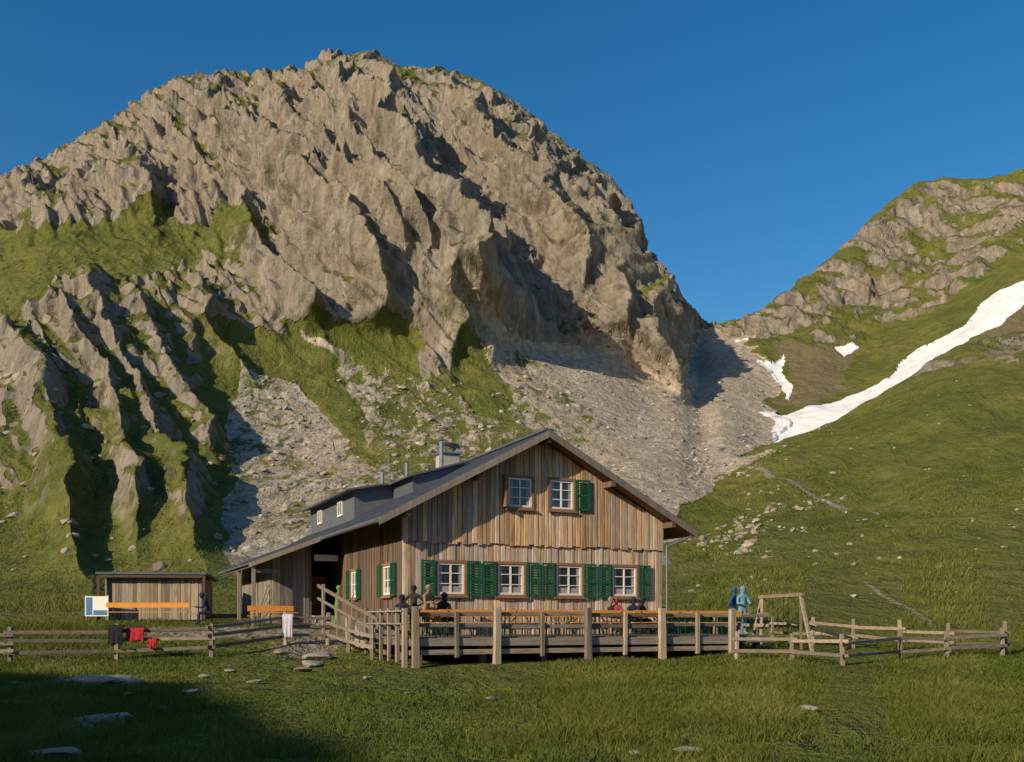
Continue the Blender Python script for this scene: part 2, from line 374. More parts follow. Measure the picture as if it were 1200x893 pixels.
# ---- gridded faces into named objects
idx=np.arange(nr*nc).reshape(nr,nc)
a_=idx[:-1,:];b_=np.roll(idx,-1,1)[:-1,:];c_=np.roll(idx,-1,1)[1:,:];d_=idx[1:,:]
faces=np.stack([a_,b_,c_,d_],-1).reshape(-1,4)
fT=np.repeat(((ts[:-1]+ts[1:])/2)[:,None],nc,1).reshape(-1)
fc=lambda a:a[:-1,:].reshape(-1)
fS=fc(snow)>.5;fScr=fc(scree)>.55;fPX=fc(PX)
cls=np.full(len(faces),0)
cls[(fT>7.4)&(fPX<=855)]=1
cls[(fT>7.4)&(fT<9.05)&(fPX>855)]=2
cls[(fT>=9.05)&(fPX>855)]=3
cls[(cls==1)&fScr]=4
cls[fS]=5
def terrain_mat():
    m=bpy.data.materials.new('alpine_terrain'); n=N(nt(m)); geo=n('ShaderNodeNewGeometry');pos=geo.outputs['Position']
    at=n('ShaderNodeVertexColor',layer_name='zone'); sp_=n('ShaderNodeSeparateColor'); n.t.links.new(at.outputs[0],sp_.inputs[0])
    gr,sc,br,pa=sp_.outputs[0],sp_.outputs[1],sp_.outputs[2],at.outputs['Alpha']
    f1=n.noise(pos,.05,4,.6);f2=n.noise(pos,.35,5,.65);f3=n.noise(pos,2.0,4,.65);f4=n.noise(pos,9,2,.7)
    mp=n('ShaderNodeMapping');n.t.links.new(pos,mp.inputs[0]);mp.inputs['Rotation'].default_value=(0,math.radians(28),0);mp.inputs['Scale'].default_value=(.38,.12,.07)
    st=n.noise(mp.outputs[0],1,6,.7,.6)
    wv=n('ShaderNodeVectorMath',operation='ADD');n.t.links.new(mp.outputs[0],wv.inputs[0]);ns=n('ShaderNodeTexNoise');ns.inputs['Scale'].default_value=.25;ns.inputs['Detail'].default_value=2;n.t.links.new(pos,ns.inputs['Vector']);n.t.links.new(ns.outputs['Color'],wv.inputs[1])
    v1=n('ShaderNodeTexVoronoi');v1.inputs['Scale'].default_value=1.6;n.t.links.new(wv.outputs[0],v1.inputs['Vector']);s1=n('ShaderNodeSeparateColor');n.t.links.new(v1.outputs['Color'],s1.inputs[0])
    rock=n.ramp(st,[(.30,(.085,.077,.066)),(.43,(.18,.16,.13)),(.56,(.30,.265,.215)),(.75,(.45,.405,.335))])
    rock=n.mix(n.m('MULTIPLY',s1.outputs[1],.4),rock,(.26,.22,.17))
    rock=n.mix(n.ramp(f2,[(.45,0.0),(.75,.75)]),rock,(.135,.125,.10))
    rock=n.mix(n.ramp(f1,[(.42,0.0),(.72,.45)]),rock,(.34,.26,.18))
    grn=n.ramp(f1,[(.3,(.095,.12,.024)),(.5,(.16,.17,.038)),(.72,(.235,.21,.06))])
    grn=n.mix(n.ramp(f2,[(.42,0.0),(.68,.8)]),grn,(.08,.095,.023))
    grn=n.mix(n.ramp(f3,[(.5,0.0),(.72,.6)]),grn,(.23,.205,.07))
    grn=n.mix(n.ramp(f4,[(.3,.6),(.6,0.0)]),grn,(.05,.06,.018))
    vr=n('ShaderNodeTexVoronoi');n.t.links.new(pos,vr.inputs['Vector']);vr.inputs['Scale'].default_value=.9
    vc=n('ShaderNodeSeparateColor');n.t.links.new(vr.outputs['Color'],vc.inputs[0])
    scr_=n.ramp(vc.outputs[0],[(.0,(.30,.26,.205)),(.5,(.44,.38,.30)),(1.,(.55,.49,.405))])
    scr_=n.mix(n.ramp(f1,[(.35,0.0),(.7,.5)]),scr_,(.37,.295,.205))
    scr_=n.mix(n.ramp(f3,[(.35,.4),(.6,0.0)]),scr_,(.22,.18,.14))
    nz=n.m('ADD',n.m('MULTIPLY',f2,.9),n.m('MULTIPLY',f3,.5))
    gf=n.m('ADD',gr,n.m('SUBTRACT',n.m('MULTIPLY',nz,.9),.63)); gf=n.ramp(gf,[(.36,0.0),(.62,1.0)])
    base=n.mix(n.ramp(n.m('ADD',sc,n.m('MULTIPLY',n.m('SUBTRACT',f2,.5),.8)),[(.4,0.0),(.55,1.0)]),rock,scr_)
    c=n.mix(gf,base,grn)
    screegrass=n.ramp(n.m('ADD',n.m('ADD',sc,n.m('MULTIPLY',n.m('SUBTRACT',st,.5),2.0)),n.m('MULTIPLY',n.m('SUBTRACT',f2,.5),.7)),[(.50,0.0),(.66,1.0)])
    screegrass=n.m('MULTIPLY',screegrass,n.ramp(sc,[(.1,0.0),(.4,1.0)]))
    c=n.mix(n.m('MULTIPLY',screegrass,.97),c,scr_)
    c=n.mix(n.m('MULTIPLY',br,.75),c,n.mix(f3,(.13,.10,.06),(.24,.185,.12)))
    pf=n.ramp(n.m('ADD',pa,n.m('MULTIPLY',n.m('SUBTRACT',f3,.5),1.2)),[(.4,0.0),(.65,1.0)])
    c=n.mix(pf,c,n.mix(f4,(.20,.16,.11),(.36,.31,.24)))
    rk=n.m('MULTIPLY',n.m('SUBTRACT',1.0,gf,True),n.m('SUBTRACT',1.0,sc,True))
    hgt=n.m('ADD',n.m('ADD',n.m('MULTIPLY',f2,2.0),n.m('MULTIPLY',f3,.7)),n.m('ADD',n.m('MULTIPLY',f4,.12),n.m('MULTIPLY',st,2.2)))
    hgt=n.m('ADD',hgt,n.m('MULTIPLY',n.m('MULTIPLY',s1.outputs[0],2.4),rk))
    n.out(c,.95,hgt,.9,.6,.08); return m
def snow_mat():
    m=bpy.data.materials.new('old_snow'); n=N(nt(m)); geo=n('ShaderNodeNewGeometry');pos=geo.outputs['Position']
    f=n.noise(pos,.25,6,.6); f3=n.noise(pos,1.5,4,.6)
    c=n.ramp(f,[(.3,(.62,.60,.58)),(.5,(.80,.80,.80)),(.8,(.86,.87,.88))])
    n.out(c,.6,f3,.4,.3,.3); return m
TM=terrain_mat();SM=snow_mat()
Pf=P.reshape(-1,3);Nf=Nn.reshape(-1,3);Cf=col.reshape(-1,4)
for k,nm in enumerate(['ground','rocky_mountain','grassy_hillside','mountain_ridge','scree_slope','snow_patch']):
    ff=faces[cls==k]
    u,inv=np.unique(ff,return_inverse=True);inv=inv.reshape(-1)
    me=bpy.data.meshes.new(nm);me.vertices.add(len(u));me.vertices.foreach_set('co',Pf[u].astype(np.float32).ravel())
    nf_=len(ff);me.loops.add(nf_*4);me.loops.foreach_set('vertex_index',inv.astype(np.int32))
    me.polygons.add(nf_);me.polygons.foreach_set('loop_start',np.arange(0,nf_*4,4,dtype=np.int32))
    me.polygons.foreach_set('loop_total',np.full(nf_,4,np.int32))
    me.update(calc_edges=True)
    ca=me.attributes.new('zone','FLOAT_COLOR','POINT');ca.data.foreach_set('color',Cf[u].ravel())
    me.polygons.foreach_set('use_smooth',np.ones(nf_,bool))
    me.normals_split_custom_set_from_vertices([tuple(v) for v in Nf[u]])
    me.materials.append(SM if k==5 else TM)
    link(bpy.data.objects.new(nm,me))
nearrows=np.where(ts<=8)[0];
def gz(x,y):
    a=math.atan2(x,y); 
    if abs(a)<abs(azf[0]):
        j=int(np.clip(np.searchsorted(azf,a),1,nf-1)); 
    else:
        aa=a if a>0 else a+2*math.pi; j=int(np.clip(np.searchsorted(az,aa),1,nc-1))
    r=math.hypot(x,y); return float(np.interp(r,np.hypot(XX[nearrows,j],YY[nearrows,j]),ZZ[nearrows,j]))
def W(pxx,d,z=None,dz=0):
    x=(pxx-600)/F*d; return Vector((x,d,(gz(x,d) if z is None else z)+dz))
# ---------------------------------------------------------------- materials
M_gable=wood('weathered_larch_boards',(.38,.19,.08),(.80,.54,.30),(.60,.49,.38))
M_low=wood('grey_larch_boards',(.33,.205,.115),(.74,.55,.37),(.60,.52,.44))
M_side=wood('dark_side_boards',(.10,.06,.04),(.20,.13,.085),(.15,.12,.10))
M_grey=wood('grey_weathered_wood',(.16,.145,.125),(.32,.285,.24),(.30,.26,.22))
M_rail=wood('fence_wood',(.16,.12,.08),(.36,.285,.21),(.28,.24,.195),False)
M_post=wood('post_wood',(.22,.165,.11),(.45,.36,.25),(.35,.29,.225))
M_deck=wood('deck_boards',(.13,.11,.09),(.25,.21,.17),(.2,.17,.14),False)
M_green=simple('green_shutter_paint',(.008,.10,.05),.5,.25,5)
M_white=simple('white_frame_paint',(.78,.76,.72),.5,.08,8)
M_trim=simple('brown_trim',(.28,.15,.08),.7,.3,9)
M_glass=simple('window_glass',(.02,.028,.04),.08,.2,1,.8)
M_curt=simple('curtain',(.35,.32,.30),.9,.3,9)
M_porch_shade=simple('porch_shade_dark',(.02,.016,.013),.95,.3,2)  # near-black, the shade of the open porch put into the colour
M_orange=simple('orange_lacquered_wood',(.74,.31,.05),.45,.15,4)
M_metal=simple('galvanised_metal',(.42,.43,.45),.35,.15,10,.5,.8)
M_dgreen=simple('dark_green_metal',(.01,.05,.03),.5,.2,6)
M_red=simple('red_cloth',(.40,.02,.03),.9,.3,9)
M_blackc=simple('black_cloth',(.015,.015,.018),.9,.3,9)
M_towel=simple('pale_towel',(.55,.52,.62),.95,.2,9)
M_signb=simple('sign_blue',(.04,.17,.35),.5,.1,3)
M_stone=simple('stone',(.33,.30,.26),.95,.35,3,.1,0,.05)
M_conc=simple('chimney_render',(.42,.40,.37),.9,.2,5)
def roofmat():
    m=bpy.data.materials.new('roof_sheet'); n=N(nt(m)); tc=n('ShaderNodeTexCoord')
    f=n.noise(tc.outputs['Object'],.8,5,.6);g=n.noise(tc.outputs['Object'],9,4,.6)
    c=n.ramp(f,[(.3,(.085,.10,.13)),(.6,(.115,.13,.155)),(.8,(.16,.16,.165))]); c=n.mix(n.m('MULTIPLY',g,.3),c,(.065,.065,.07))
    n.out(c,.45,g,.3,.01,.45,.0); return m
M_roof=roofmat()
# ---------------------------------------------------------------- mountain hut
ROT=math.radians(24)
AX,AY=-3.95,36.0
hut=empty('mountain_hut',(AX,AY,0),ROT)
HM=Matrix.Translation((AX,AY,0))@Matrix.Rotation(ROT,4,'Z')
Wd=11.0;LEN=17.0;RZ=8.9;SL=(8.9-5.35)/6.6;TH_=.22
def roofz(s): return RZ-abs(s-5.5)*SL
z0=.5
body=MB()
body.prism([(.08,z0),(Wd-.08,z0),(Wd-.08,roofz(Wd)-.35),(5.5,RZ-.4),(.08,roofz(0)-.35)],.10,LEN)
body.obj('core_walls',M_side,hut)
lw=[(1.31,2.37),(3.72,4.80),(6.18,7.28),(8.66,9.76)]
uw=[(4.12,5.10),(5.86,6.88)]
rects=[(a,b,2.7,3.86) for a,b in lw]+[(a,b,6.03,7.14) for a,b in uw]
def boards(mb,axis,s0,s1,zlo,zhi_f,rects,proud,wmin=.13,wmax=.23,ragged=0):
    s=s0
    while s<s1-.02:
        w=min(random.uniform(wmin,wmax),s1-s); e=s+w
        zt0,zt1=zhi_f(s),zhi_f(e)
        cuts=sorted([(r[2],r[3]) for r in rects if min(e,r[1])-max(s,r[0])>.02])
        parts=[];lo=zlo-random.uniform(0,ragged)
        for c0,c1 in cuts:
            if c0>lo and c0<max(zt0,zt1): parts.append((lo,c0,c0)); lo=c1
        parts.append((lo,zt0,zt1))
        pr=proud+random.uniform(0,.03);r=random.random()
        for l,h0,h1 in parts:
            g=.008
            if axis=='x': c=[(s+g,-pr,l),(s+g,-pr,h0),(s+g,.09,l),(s+g,.09,h0),(e-g,-pr,l),(e-g,-pr,h1),(e-g,.09,l),(e-g,.09,h1)]
            else: c=[(-pr,s+g,l),(-pr,s+g,h0),(.07,s+g,l),(.07,s+g,h0),(-pr,e-g,l),(-pr,e-g,h1),(.07,e-g,l),(.07,e-g,h1)]
            mb.hexa(c,None,r)
        s=e
gb=MB();gl2=MB()
boards(gl2,'x',0,Wd,.9,lambda s:4.60,rects,0.0)
boards(gb,'x',-.03,Wd+.03,4.62,lambda s:roofz(s)-TH_-.03,rects,.07,ragged=.10)
gb.obj('gable_boards',M_gable,hut,.012);gl2.obj('lower_boards',M_low,hut,.012)
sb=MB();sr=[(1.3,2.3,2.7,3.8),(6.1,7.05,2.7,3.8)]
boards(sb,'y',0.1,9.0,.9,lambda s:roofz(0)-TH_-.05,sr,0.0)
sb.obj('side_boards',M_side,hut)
rs=MB()
for i in range(85):
    y=.1+i*.2; rs.box(Wd-.05,Wd+.03+random.uniform(0,.03),y,y+.19,.9,roofz(Wd)-TH_-.05)
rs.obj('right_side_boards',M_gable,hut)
fr=MB();tr=MB();gl=MB();sh=MB();dk=MB();cu=MB()
def window(s0,s1,z0_,z1_,axis='x',proud=.0,nv=1,nh=1,cur=True):
    def bx(mb,a,b,y0,y1,c,d):
        if axis=='x': mb.box(a,b,y0,y1,c,d)
        else: mb.box(y0,y1,a,b,c,d)
    P_=-.075-proud
    for a,b,c,d in((s0-.09,s0,z0_-.1,z1_+.1),(s1,s1+.09,z0_-.1,z1_+.1),(s0,s1,z1_,z1_+.1),(s0,s1,z0_-.1,z0_)): bx(tr,a,b,P_,.08,c,d)
    bx(tr,s0-.13,s1+.13,P_-.06,P_-.002,z0_-.13,z0_-.07)
    f=.075
    for a,b,c,d in((s0+.005,s0+f,z0_+.005,z1_-.005),(s1-f,s1-.005,z0_+.005,z1_-.005),(s0+f,s1-f,z1_-f,z1_-.005),(s0+f,s1-f,z0_+.005,z0_+f)): bx(fr,a,b,P_+.04,.07,c,d)
    mid=(s0+s1)/2
    bx(fr,mid-.03,mid+.03,P_+.045,.06,z0_+f,z1_-f)
    for i in range(1,nh+1):
        z=z0_+(z1_-z0_)*i/(nh+1); bx(fr,s0+f,mid-.03,P_+.05,.055,z-.016,z+.016);bx(fr,mid+.03,s1-f,P_+.05,.055,z-.016,z+.016)
    bx(gl,s0+f,s1-f,P_+.085,.05,z0_+f,z1_-f)
    if cur:
        for a,b in((s0+f,s0+f+.13),(s1-f-.13,s1-f)): bx(cu,a,b,P_+.078,P_+.082,z0_+f,z1_-f)
        if z0_<4: bx(cu,s0+f+.13,s1-f-.13,P_+.078,P_+.082,z0_+f,z0_+f+.22)
def shutter(a,b,z0_,z1_,P_=-.08,axis='x'):
    def bx(mb,a,b,y0,y1,c,d):
        if axis=='x': mb.box(a,b,y0,y1,c,d)
        else: mb.box(y0,y1,a,b,c,d)
    f=.07
    bx(sh,a,a+f,P_-.04,P_,z0_,z1_);bx(sh,b-f,b,P_-.04,P_,z0_,z1_)
    for zz in(z0_,(z0_+z1_)/2-f/2,z1_-f): bx(sh,a+f,b-f,P_-.038,P_,zz,zz+f)
    n=12
    for i in range(n):
        zz=z0_+f+(z1_-z0_-2*f)*i/n
        bx(sh,a+f,b-f,P_-.028,P_-.004,zz,zz+.05)
for a,b in lw:
    window(a,b,2.7,3.86,nh=2); shutter(a-.63,a-.11,2.62,3.94);shutter(b+.11,b+.63,2.62,3.94)
for a,b in uw: window(a,b,6.03,7.14,proud=.07,nh=2)
shutter(uw[1][1]+.12,uw[1][1]+.70,6.0,7.2,-.155)
tr.box(uw[0][0]-.24,uw[0][0]-.16,-.40,-.12,6.0,7.2)
for a,b in((1.3,2.3),(6.1,7.05)):
    window(a,b,2.7,3.8,'y'); shutter(a-.62,a-.11,2.62,3.88,axis='y');shutter(b+.11,b+.62,2.62,3.88,axis='y')
# roof
rf=MB();ed=MB();so=MB()
def slab(mb,sA,zA,sB,zB,y0,y1,th,r=None):
    mb.prism([(sA,zA),(sB,zB),(sB,zB-th),(sA,zA-th)],y0,y1,r)
slab(rf,5.5,RZ,-1.1,roofz(-1.1),-.8,LEN+.6,.07);slab(rf,5.5,RZ,12.1,roofz(12.1),-.8,LEN+.6,.07)
slab(so,5.45,RZ-.09,-1.03,roofz(-1.03)-.075,-.72,LEN+.5,.12);slab(so,5.55,RZ-.09,12.03,roofz(12.03)-.075,-.72,LEN+.5,.12)
y=-.8
while y<LEN+.6:
    slab(rf,5.5,RZ+.035,-1.1,roofz(-1.1)+.035,y,y+.03,.03);slab(rf,5.5,RZ+.035,12.1,roofz(12.1)+.035,y,y+.03,.03);y+=.55
rf.box(5.3,5.7,-.82,LEN+.62,RZ-.02,RZ+.06)
slab(ed,5.5,RZ-.01,-1.12,roofz(-1.12)-.01,-.85,-.80,.26);slab(ed,5.5,RZ-.01,12.12,roofz(12.12)-.01,-.85,-.80,.26)
for s in (-.05,2.7,5.5,8.3,11.05):
    so.box(s-.09,s+.09,-.78,.1,roofz(s)-.46,roofz(s)-.24)
gt=MB()
for s in(-1.17,12.17):
    gt.cyl((s,-.75,roofz(s)-.08),(s,(8.0 if s<0 else LEN+.5),roofz(s)-.08),.075)
gt.cyl((12.17,-.6,5.2),(11.15,-.25,4.75),.045);gt.cyl((11.15,-.12,4.75),(11.15,-.12,1.1),.045)
gt.obj('gutter',M_metal,hut)
E0=roofz(-1.1);E1=4.15
slab(rf,-1.0,E0+.10,-4.15,E1,7.9,LEN+.6,.08)
y=7.9
while y<LEN+.6: slab(rf,-1.0,E0+.135,-4.15,E1+.035,y,y+.03,.03);y+=.55
slab(ed,-1.12,E0,-4.17,E1-.01,7.84,7.895,.2)
slab(so,-1.1,E0-.04,-4.05,E1-.1,7.95,LEN+.5,.08)
ax=MB()
s=-3.0
while s<-1.3:
    w=random.uniform(.13,.2);e=min(s+w,-1.3);ax.box(s,e-.01,8.97-random.uniform(0,.03),9.1,1.4,E1+.45+(s+3)*.3);s=e
y=9.1
while y<LEN: ax.box(-3.02-random.uniform(0,.03),-2.9,y,y+.17,1.4,E1+.3);y+=.18
ax.box(-2.95,-1.32,9.12,LEN-.1,1.4,E1+.4)
ax.box(-4.0,-3.86,8.1,8.24,1.2,E1-.05);ax.box(-4.0,-3.86,12,12.14,1.2,E1-.05)
ax.box(-4.0,-3.0,8.12,8.22,3.75,3.9)
ax.obj('annexe_boards',M_grey,hut)
dk.box(-1.3,0,11.0,11.1,1.2,5.0);  # dark back panel, painted porch shade
tr.box(-1.05,-.2,10.9,10.98,1.6,3.75)
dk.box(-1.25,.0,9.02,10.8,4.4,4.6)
fr.box(-1.2,-.15,8.86,8.93,4.35,4.62)
dm=MB();DS=.35;DT0,DT1=8.0,16.6
dm.prism([(DS,roofz(DS)-.1),(DS,7.45),(3.9,8.15),(3.9,roofz(3.9)-.1)],DT0,DT1)
dm.obj('dormer_cladding',simple('slate_cladding',(.12,.13,.15),.6,.25,4),hut)
rf.prism([(DS-.45,7.42),(4.2,8.25),(4.2,8.17),(DS-.45,7.34)],DT0-.35,DT1+.3)
def dwin(t):
    for a,b,c,d in((t,t+.08,6.5,7.2),(t+.72,t+.8,6.5,7.2),(t+.08,t+.72,7.12,7.2),(t+.08,t+.72,6.5,6.58),(t+.37,t+.43,6.58,7.12)): fr.box(DS-.06,DS+.02,a,b,c,d)
    gl.box(DS-.03,DS+.02,t+.08,t+.72,6.58,7.12)
dwin(10.0);dwin(14.0)
dm2=MB();dm2.prism([(2.1,roofz(2.1)-.1),(2.1,7.75),(4.4,8.45),(4.4,roofz(4.4)-.1)],5.2,7.9);dm2.obj('roof_lantern',M_roof,hut)
rf.prism([(1.8,7.76),(4.7,8.62),(4.7,8.54),(1.8,7.68)],5.0,8.1)
ch=MB();ch.box(5.0,5.9,9.6,10.5,8.3,9.6);ch.obj('chimney',M_conc,hut,.02)
cp=MB();cp.box(4.9,6.0,9.5,10.6,9.61,9.71)
for a in(5.05,5.78):
    for b in(9.66,10.36): cp.cyl((a,b,9.71),(a,b,9.9),.03)
for i in range(8):
    an0=math.pi*i/8;an1=math.pi*(i+1)/8
    cp.hexa([(5.45-.5*math.cos(a2),yy,9.9+.22*math.sin(a2)+dz) for a2 in(an0,an1) for yy in(9.55,10.55) for dz in(0,.025)])
for s,t,h in((4.6,8.6,9.95),(4.2,12.5,9.5),(3.4,14,9.2)):
    cp.cyl((s,t,roofz(s)-.1),(s,t,h),.10);cp.cyl((s,t,h+.05),(s,t,h+.15),.17,.03)
cp.obj('chimney_caps',M_metal,hut)
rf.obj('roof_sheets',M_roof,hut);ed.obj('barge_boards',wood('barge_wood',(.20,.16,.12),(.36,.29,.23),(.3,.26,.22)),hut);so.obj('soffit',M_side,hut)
fr.obj('window_frames',M_white,hut);tr.obj('window_trim',M_trim,hut);gl.obj('window_glass',M_glass,hut);sh.obj('shutters',M_green,hut);dk.obj('porch_recess',M_porch_shade,hut);cu.obj('curtains',M_curt,hut)
fl=MB()
for i in range(3): fl.box(-1.3,0,8.4-i*.3,9.0,1.2,1.95-i*.17+.001*i)
fl.obj('porch_steps',M_stone,hut)
# ---------------------------------------------------------------- terrace
ter=empty('wooden_terrace',(AX,AY,0),ROT)
DZ=1.2;fl=MB();x0,x1=-1.5,12.4
y=-5.0
while y<-.12: fl.box(x0,x1,y,y+.135,DZ-.05,DZ);y+=.145
fl.obj('deck_boards',M_deck,ter)
bm_=MB();bm_.box(x0+.02,x1-.02,-5.04,-4.9,DZ-.26,DZ-.055);bm_.box(x0+.02,x0+.14,-4.9,-.1,DZ-.26,DZ-.055);bm_.box(x1-.14,x1-.02,-4.9,-.1,DZ-.26,DZ-.055)
for yy in(-2.5,-1):
    bm_.box(x0+.2,x1-.2,yy-.07,yy+.07,DZ-.26,DZ-.055)
for xx in np.arange(x0+.6,x1,2.2):
    for yy in(-4.4,-2.5,-1): bm_.box(xx-.1,xx+.1,yy-.1,yy+.1,-.2,DZ-.27)
bm_.obj('deck_frame',M_grey,ter)
ps=MB();rl_=MB()
def pxs(pxx,t):
    q=(pxx-600)/F; return ((AY+t*math.cos(ROT))*q-AX+t*math.sin(ROT))/(math.cos(ROT)-math.sin(ROT)*q)
big=[pxs(p_,-5.15) for p_ in(487,582,689,776,857)];thin=[pxs(p_,-5.15) for p_ in(536,636,733,818)]
for s in big: ps.beam((s,-5.17,.0),(s+random.uniform(-.03,.03),-5.17,2.12+random.uniform(-.03,.04)),.23,.2,jit=.012,taper=.92)
for s in thin: ps.beam((s,-5.13,.55),(s+random.uniform(-.03,.03),-5.13,2.0),.13,.12,jit=.008)
for k,(a,b) in enumerate(zip(big[:-1],big[1:])):
    for z_,h in((1.93,.13),(1.55,.12)): rl_.beam((a-.05,-5.07,z_+random.uniform(-.03,.03)),(b+.05,-5.07,z_+random.uniform(-.03,.03)),.05,h,jit=.008)
rl_.beam((big[0]-.2,-5.10,1.05),(big[-1]+.3,-5.10,1.02),.06,.24,jit=.01)
rl_.beam((big[0]-.2,-5.10,.72),(big[-1]+.3,-5.10,.74),.05,.16,jit=.01)
for t in(-4.3,-3.4,-2.5,-1.6,-.7): ps.beam((x0-.05,t,.4),(x0-.05,t,2.12+random.uniform(0,.06)),.12,jit=.008)
ps.beam((x0-.05,-5.05,.1),(x0-.05,-5.05,2.1),.16,jit=.01)
for z_ in(2.02,1.62): rl_.beam((x0-.13,-5.1,z_),(x0-.13,-.5,z_),.12,.05)
rl_.beam((x0-.1,-2.3,1.75),(x0-.6,4.3,3.1),.06,.13);rl_.beam((x0-.1,-2.2,1.35),(x0-.6,4.3,2.6),.06,.10)
for t,zz in((.6,2.42),(2.3,2.75),(4.2,3.15)): ps.beam((x0-.15-.06*t,t,.6),(x0-.15-.06*t,t,zz),.12)
st=MB()
for i in range(5): st.box(x0+.1,-.1,.0+i*.55,.56+i*.55,.6,DZ+.03+i*.15)
st.obj('steps',M_stone,ter)
for t in(-3.4,-1.7): ps.beam((x1,t,.3),(x1,t,2.1),.14,jit=.01)
for z_ in(1.95,1.55): rl_.beam((x1,-5.0,z_),(x1,-.8,z_),.05,.12)
rl_.beam((x1-1.2,-5.07,1.9),(x1,-5.07,1.92),.05,.12)
ps.obj('posts',M_post,ter,.012);rl_.obj('rails',M_rail,ter,.006)
# ---------------------------------------------------------------- beer tables and benches
def world(s,t,z=0): return HM@Vector((s,t,z))
def table_at(loc,rz,Lg=2.2,name='beer_table'):
    e=empty(name,loc,rz);a=MB();b=MB()
    for i in range(3): a.box(-Lg/2,Lg/2,-.25+i*.17,-.09+i*.17,.72,.75)
    a.obj('table_top',M_orange,e)
    for x in(-Lg/2+.3,Lg/2-.3):
        for yy in(-.2,.2): b.beam((x,yy*.8,.72),(x+(.0),yy*1.1,0),.035)
        b.box(x-.015,x+.015,-.2,.2,.3,.33);b.beam((x,0,.32),(x*.5,0,.7),.025)
    b.obj('legs',M_dgreen,e)
def bench_at(loc,rz,Lg=2.2,back=True,name='beer_bench',flip=1):
    e=empty(name,loc,rz);a=MB();b=MB()
    a.box(-Lg/2,Lg/2,-.14,.14,.44,.47)
    if back: 
        a.box(-Lg/2,Lg/2,.17*flip-.012,.17*flip+.012,.66,.88)
    a.obj('seat',M_orange,e)
    for x in(-Lg/2+.3,Lg/2-.3):
        for yy in(-.12,.12): b.beam((x,yy,.44),(x,yy*1.2,0),.03)
        if back: b.beam((x,.13*flip,.44),(x,.19*flip,.84),.025)
        b.box(x-.015,x+.015,-.12,.12,.2,.23)
    b.obj('legs',M_dgreen,e)
for s in(.9,3.3,5.7,8.1,10.5):
    table_at(world(s+random.uniform(-.1,.1),-3.5,DZ),ROT+random.uniform(-.02,.02));bench_at(world(s,-4.25,DZ),ROT,flip=-1);bench_at(world(s+random.uniform(-.1,.1),-2.8,DZ),ROT)
for s in(1.0,3.9,6.6,9.4,11.5):
    table_at(world(s,-1.35,DZ),ROT,1.9);bench_at(world(s,-.55,DZ),ROT,1.9)
# ---------------------------------------------------------------- fences
def fence(name,pts,rails,ph,pw=.13,jit=.06):
    e=empty(name);a=MB();b=MB();P3=[]
    for pxx,d in pts:
        g=W(pxx,d);P3.append(g)
        h=ph*random.uniform(.92,1.08);a.beam(g-Vector((0,0,.3)),g+Vector((random.uniform(-.06,.06),random.uniform(-.06,.06),h)),pw,jit=.012,taper=.9)
    for p0,p1 in zip(P3[:-1],P3[1:]):
        for r in rails:
            dv_=(p1-p0).normalized()*.15;off=Vector((0,-pw*.5-.03,0))
            b.beam(p0+off-dv_+Vector((0,0,r+random.uniform(-jit,jit))),p1+off+dv_+Vector((0,0,r+random.uniform(-jit,jit))),.05,.11,jit=.01)
    a.obj('posts',M_post,e,.012);b.obj('rails',M_rail,e,.006);return P3
fence('wooden_fence',[(-130,31),(12,31.5),(137,33),(248,33.5),(335,36),(384,36.5)],[.35,.68,.95],1.2)
fence('wooden_fence',[(862,33.5),(928,33),(988,32),(1054,34.5),(1109,35),(1175,36)],[.35,.75],1.05)
fence('wooden_fence',[(905,41),(952,40),(1000,39),(1056,37),(1112,36.2),(1178,36.4)],[.45,.85],1.15)
fence('wooden_fence',[(384,36.5),(408,35),(436,33.2)],[.4,.8],1.15)
def cloth(name,pxx,d,ztop,w,h,mat):
    g=W(pxx,d,0);bm=bmesh.new();nx,nz=10,10;vs=[]
    for i in range(nx+1):
        for j in range(nz+1):
            u=i/nx-.5;v=j/nz
            vs.append(bm.verts.new((u*w*(1-.12*v*math.sin(v*3)),(-.11 if j>0 else .02)+.035*math.sin(u*17+v*2)*v-.02*v,ztop-v*h+.03*math.sin(u*9)*v)))
    for i in range(nx):
        for j in range(nz): bm.faces.new((vs[i*(nz+1)+j],vs[(i+1)*(nz+1)+j],vs[(i+1)*(nz+1)+j+1],vs[i*(nz+1)+j+1]))
    me=bpy.data.meshes.new(name);bm.to_mesh(me);bm.free();me.materials.append(mat)
    for p_ in me.polygons:p_.use_smooth=True
    o=bpy.data.objects.new(name,me);o.location=(g.x,g.y,0);link(o);s_=o.modifiers.new('s','SOLIDIFY');s_.thickness=.03
def fz(pxx,d): 
    return W(pxx,d).z
cloth('black_jacket',137,32.8,fz(137,33)+1.15,.5,.62,M_blackc)
cloth('red_cloth',160,33.0,fz(160,33)+1.05,.62,.42,M_red);cloth('red_cloth',180,33.1,fz(180,33)+.7,.3,.3,M_red)
cloth('hanging_towel',338,35.8,fz(338,36)+1.1,.38,.85,M_towel)
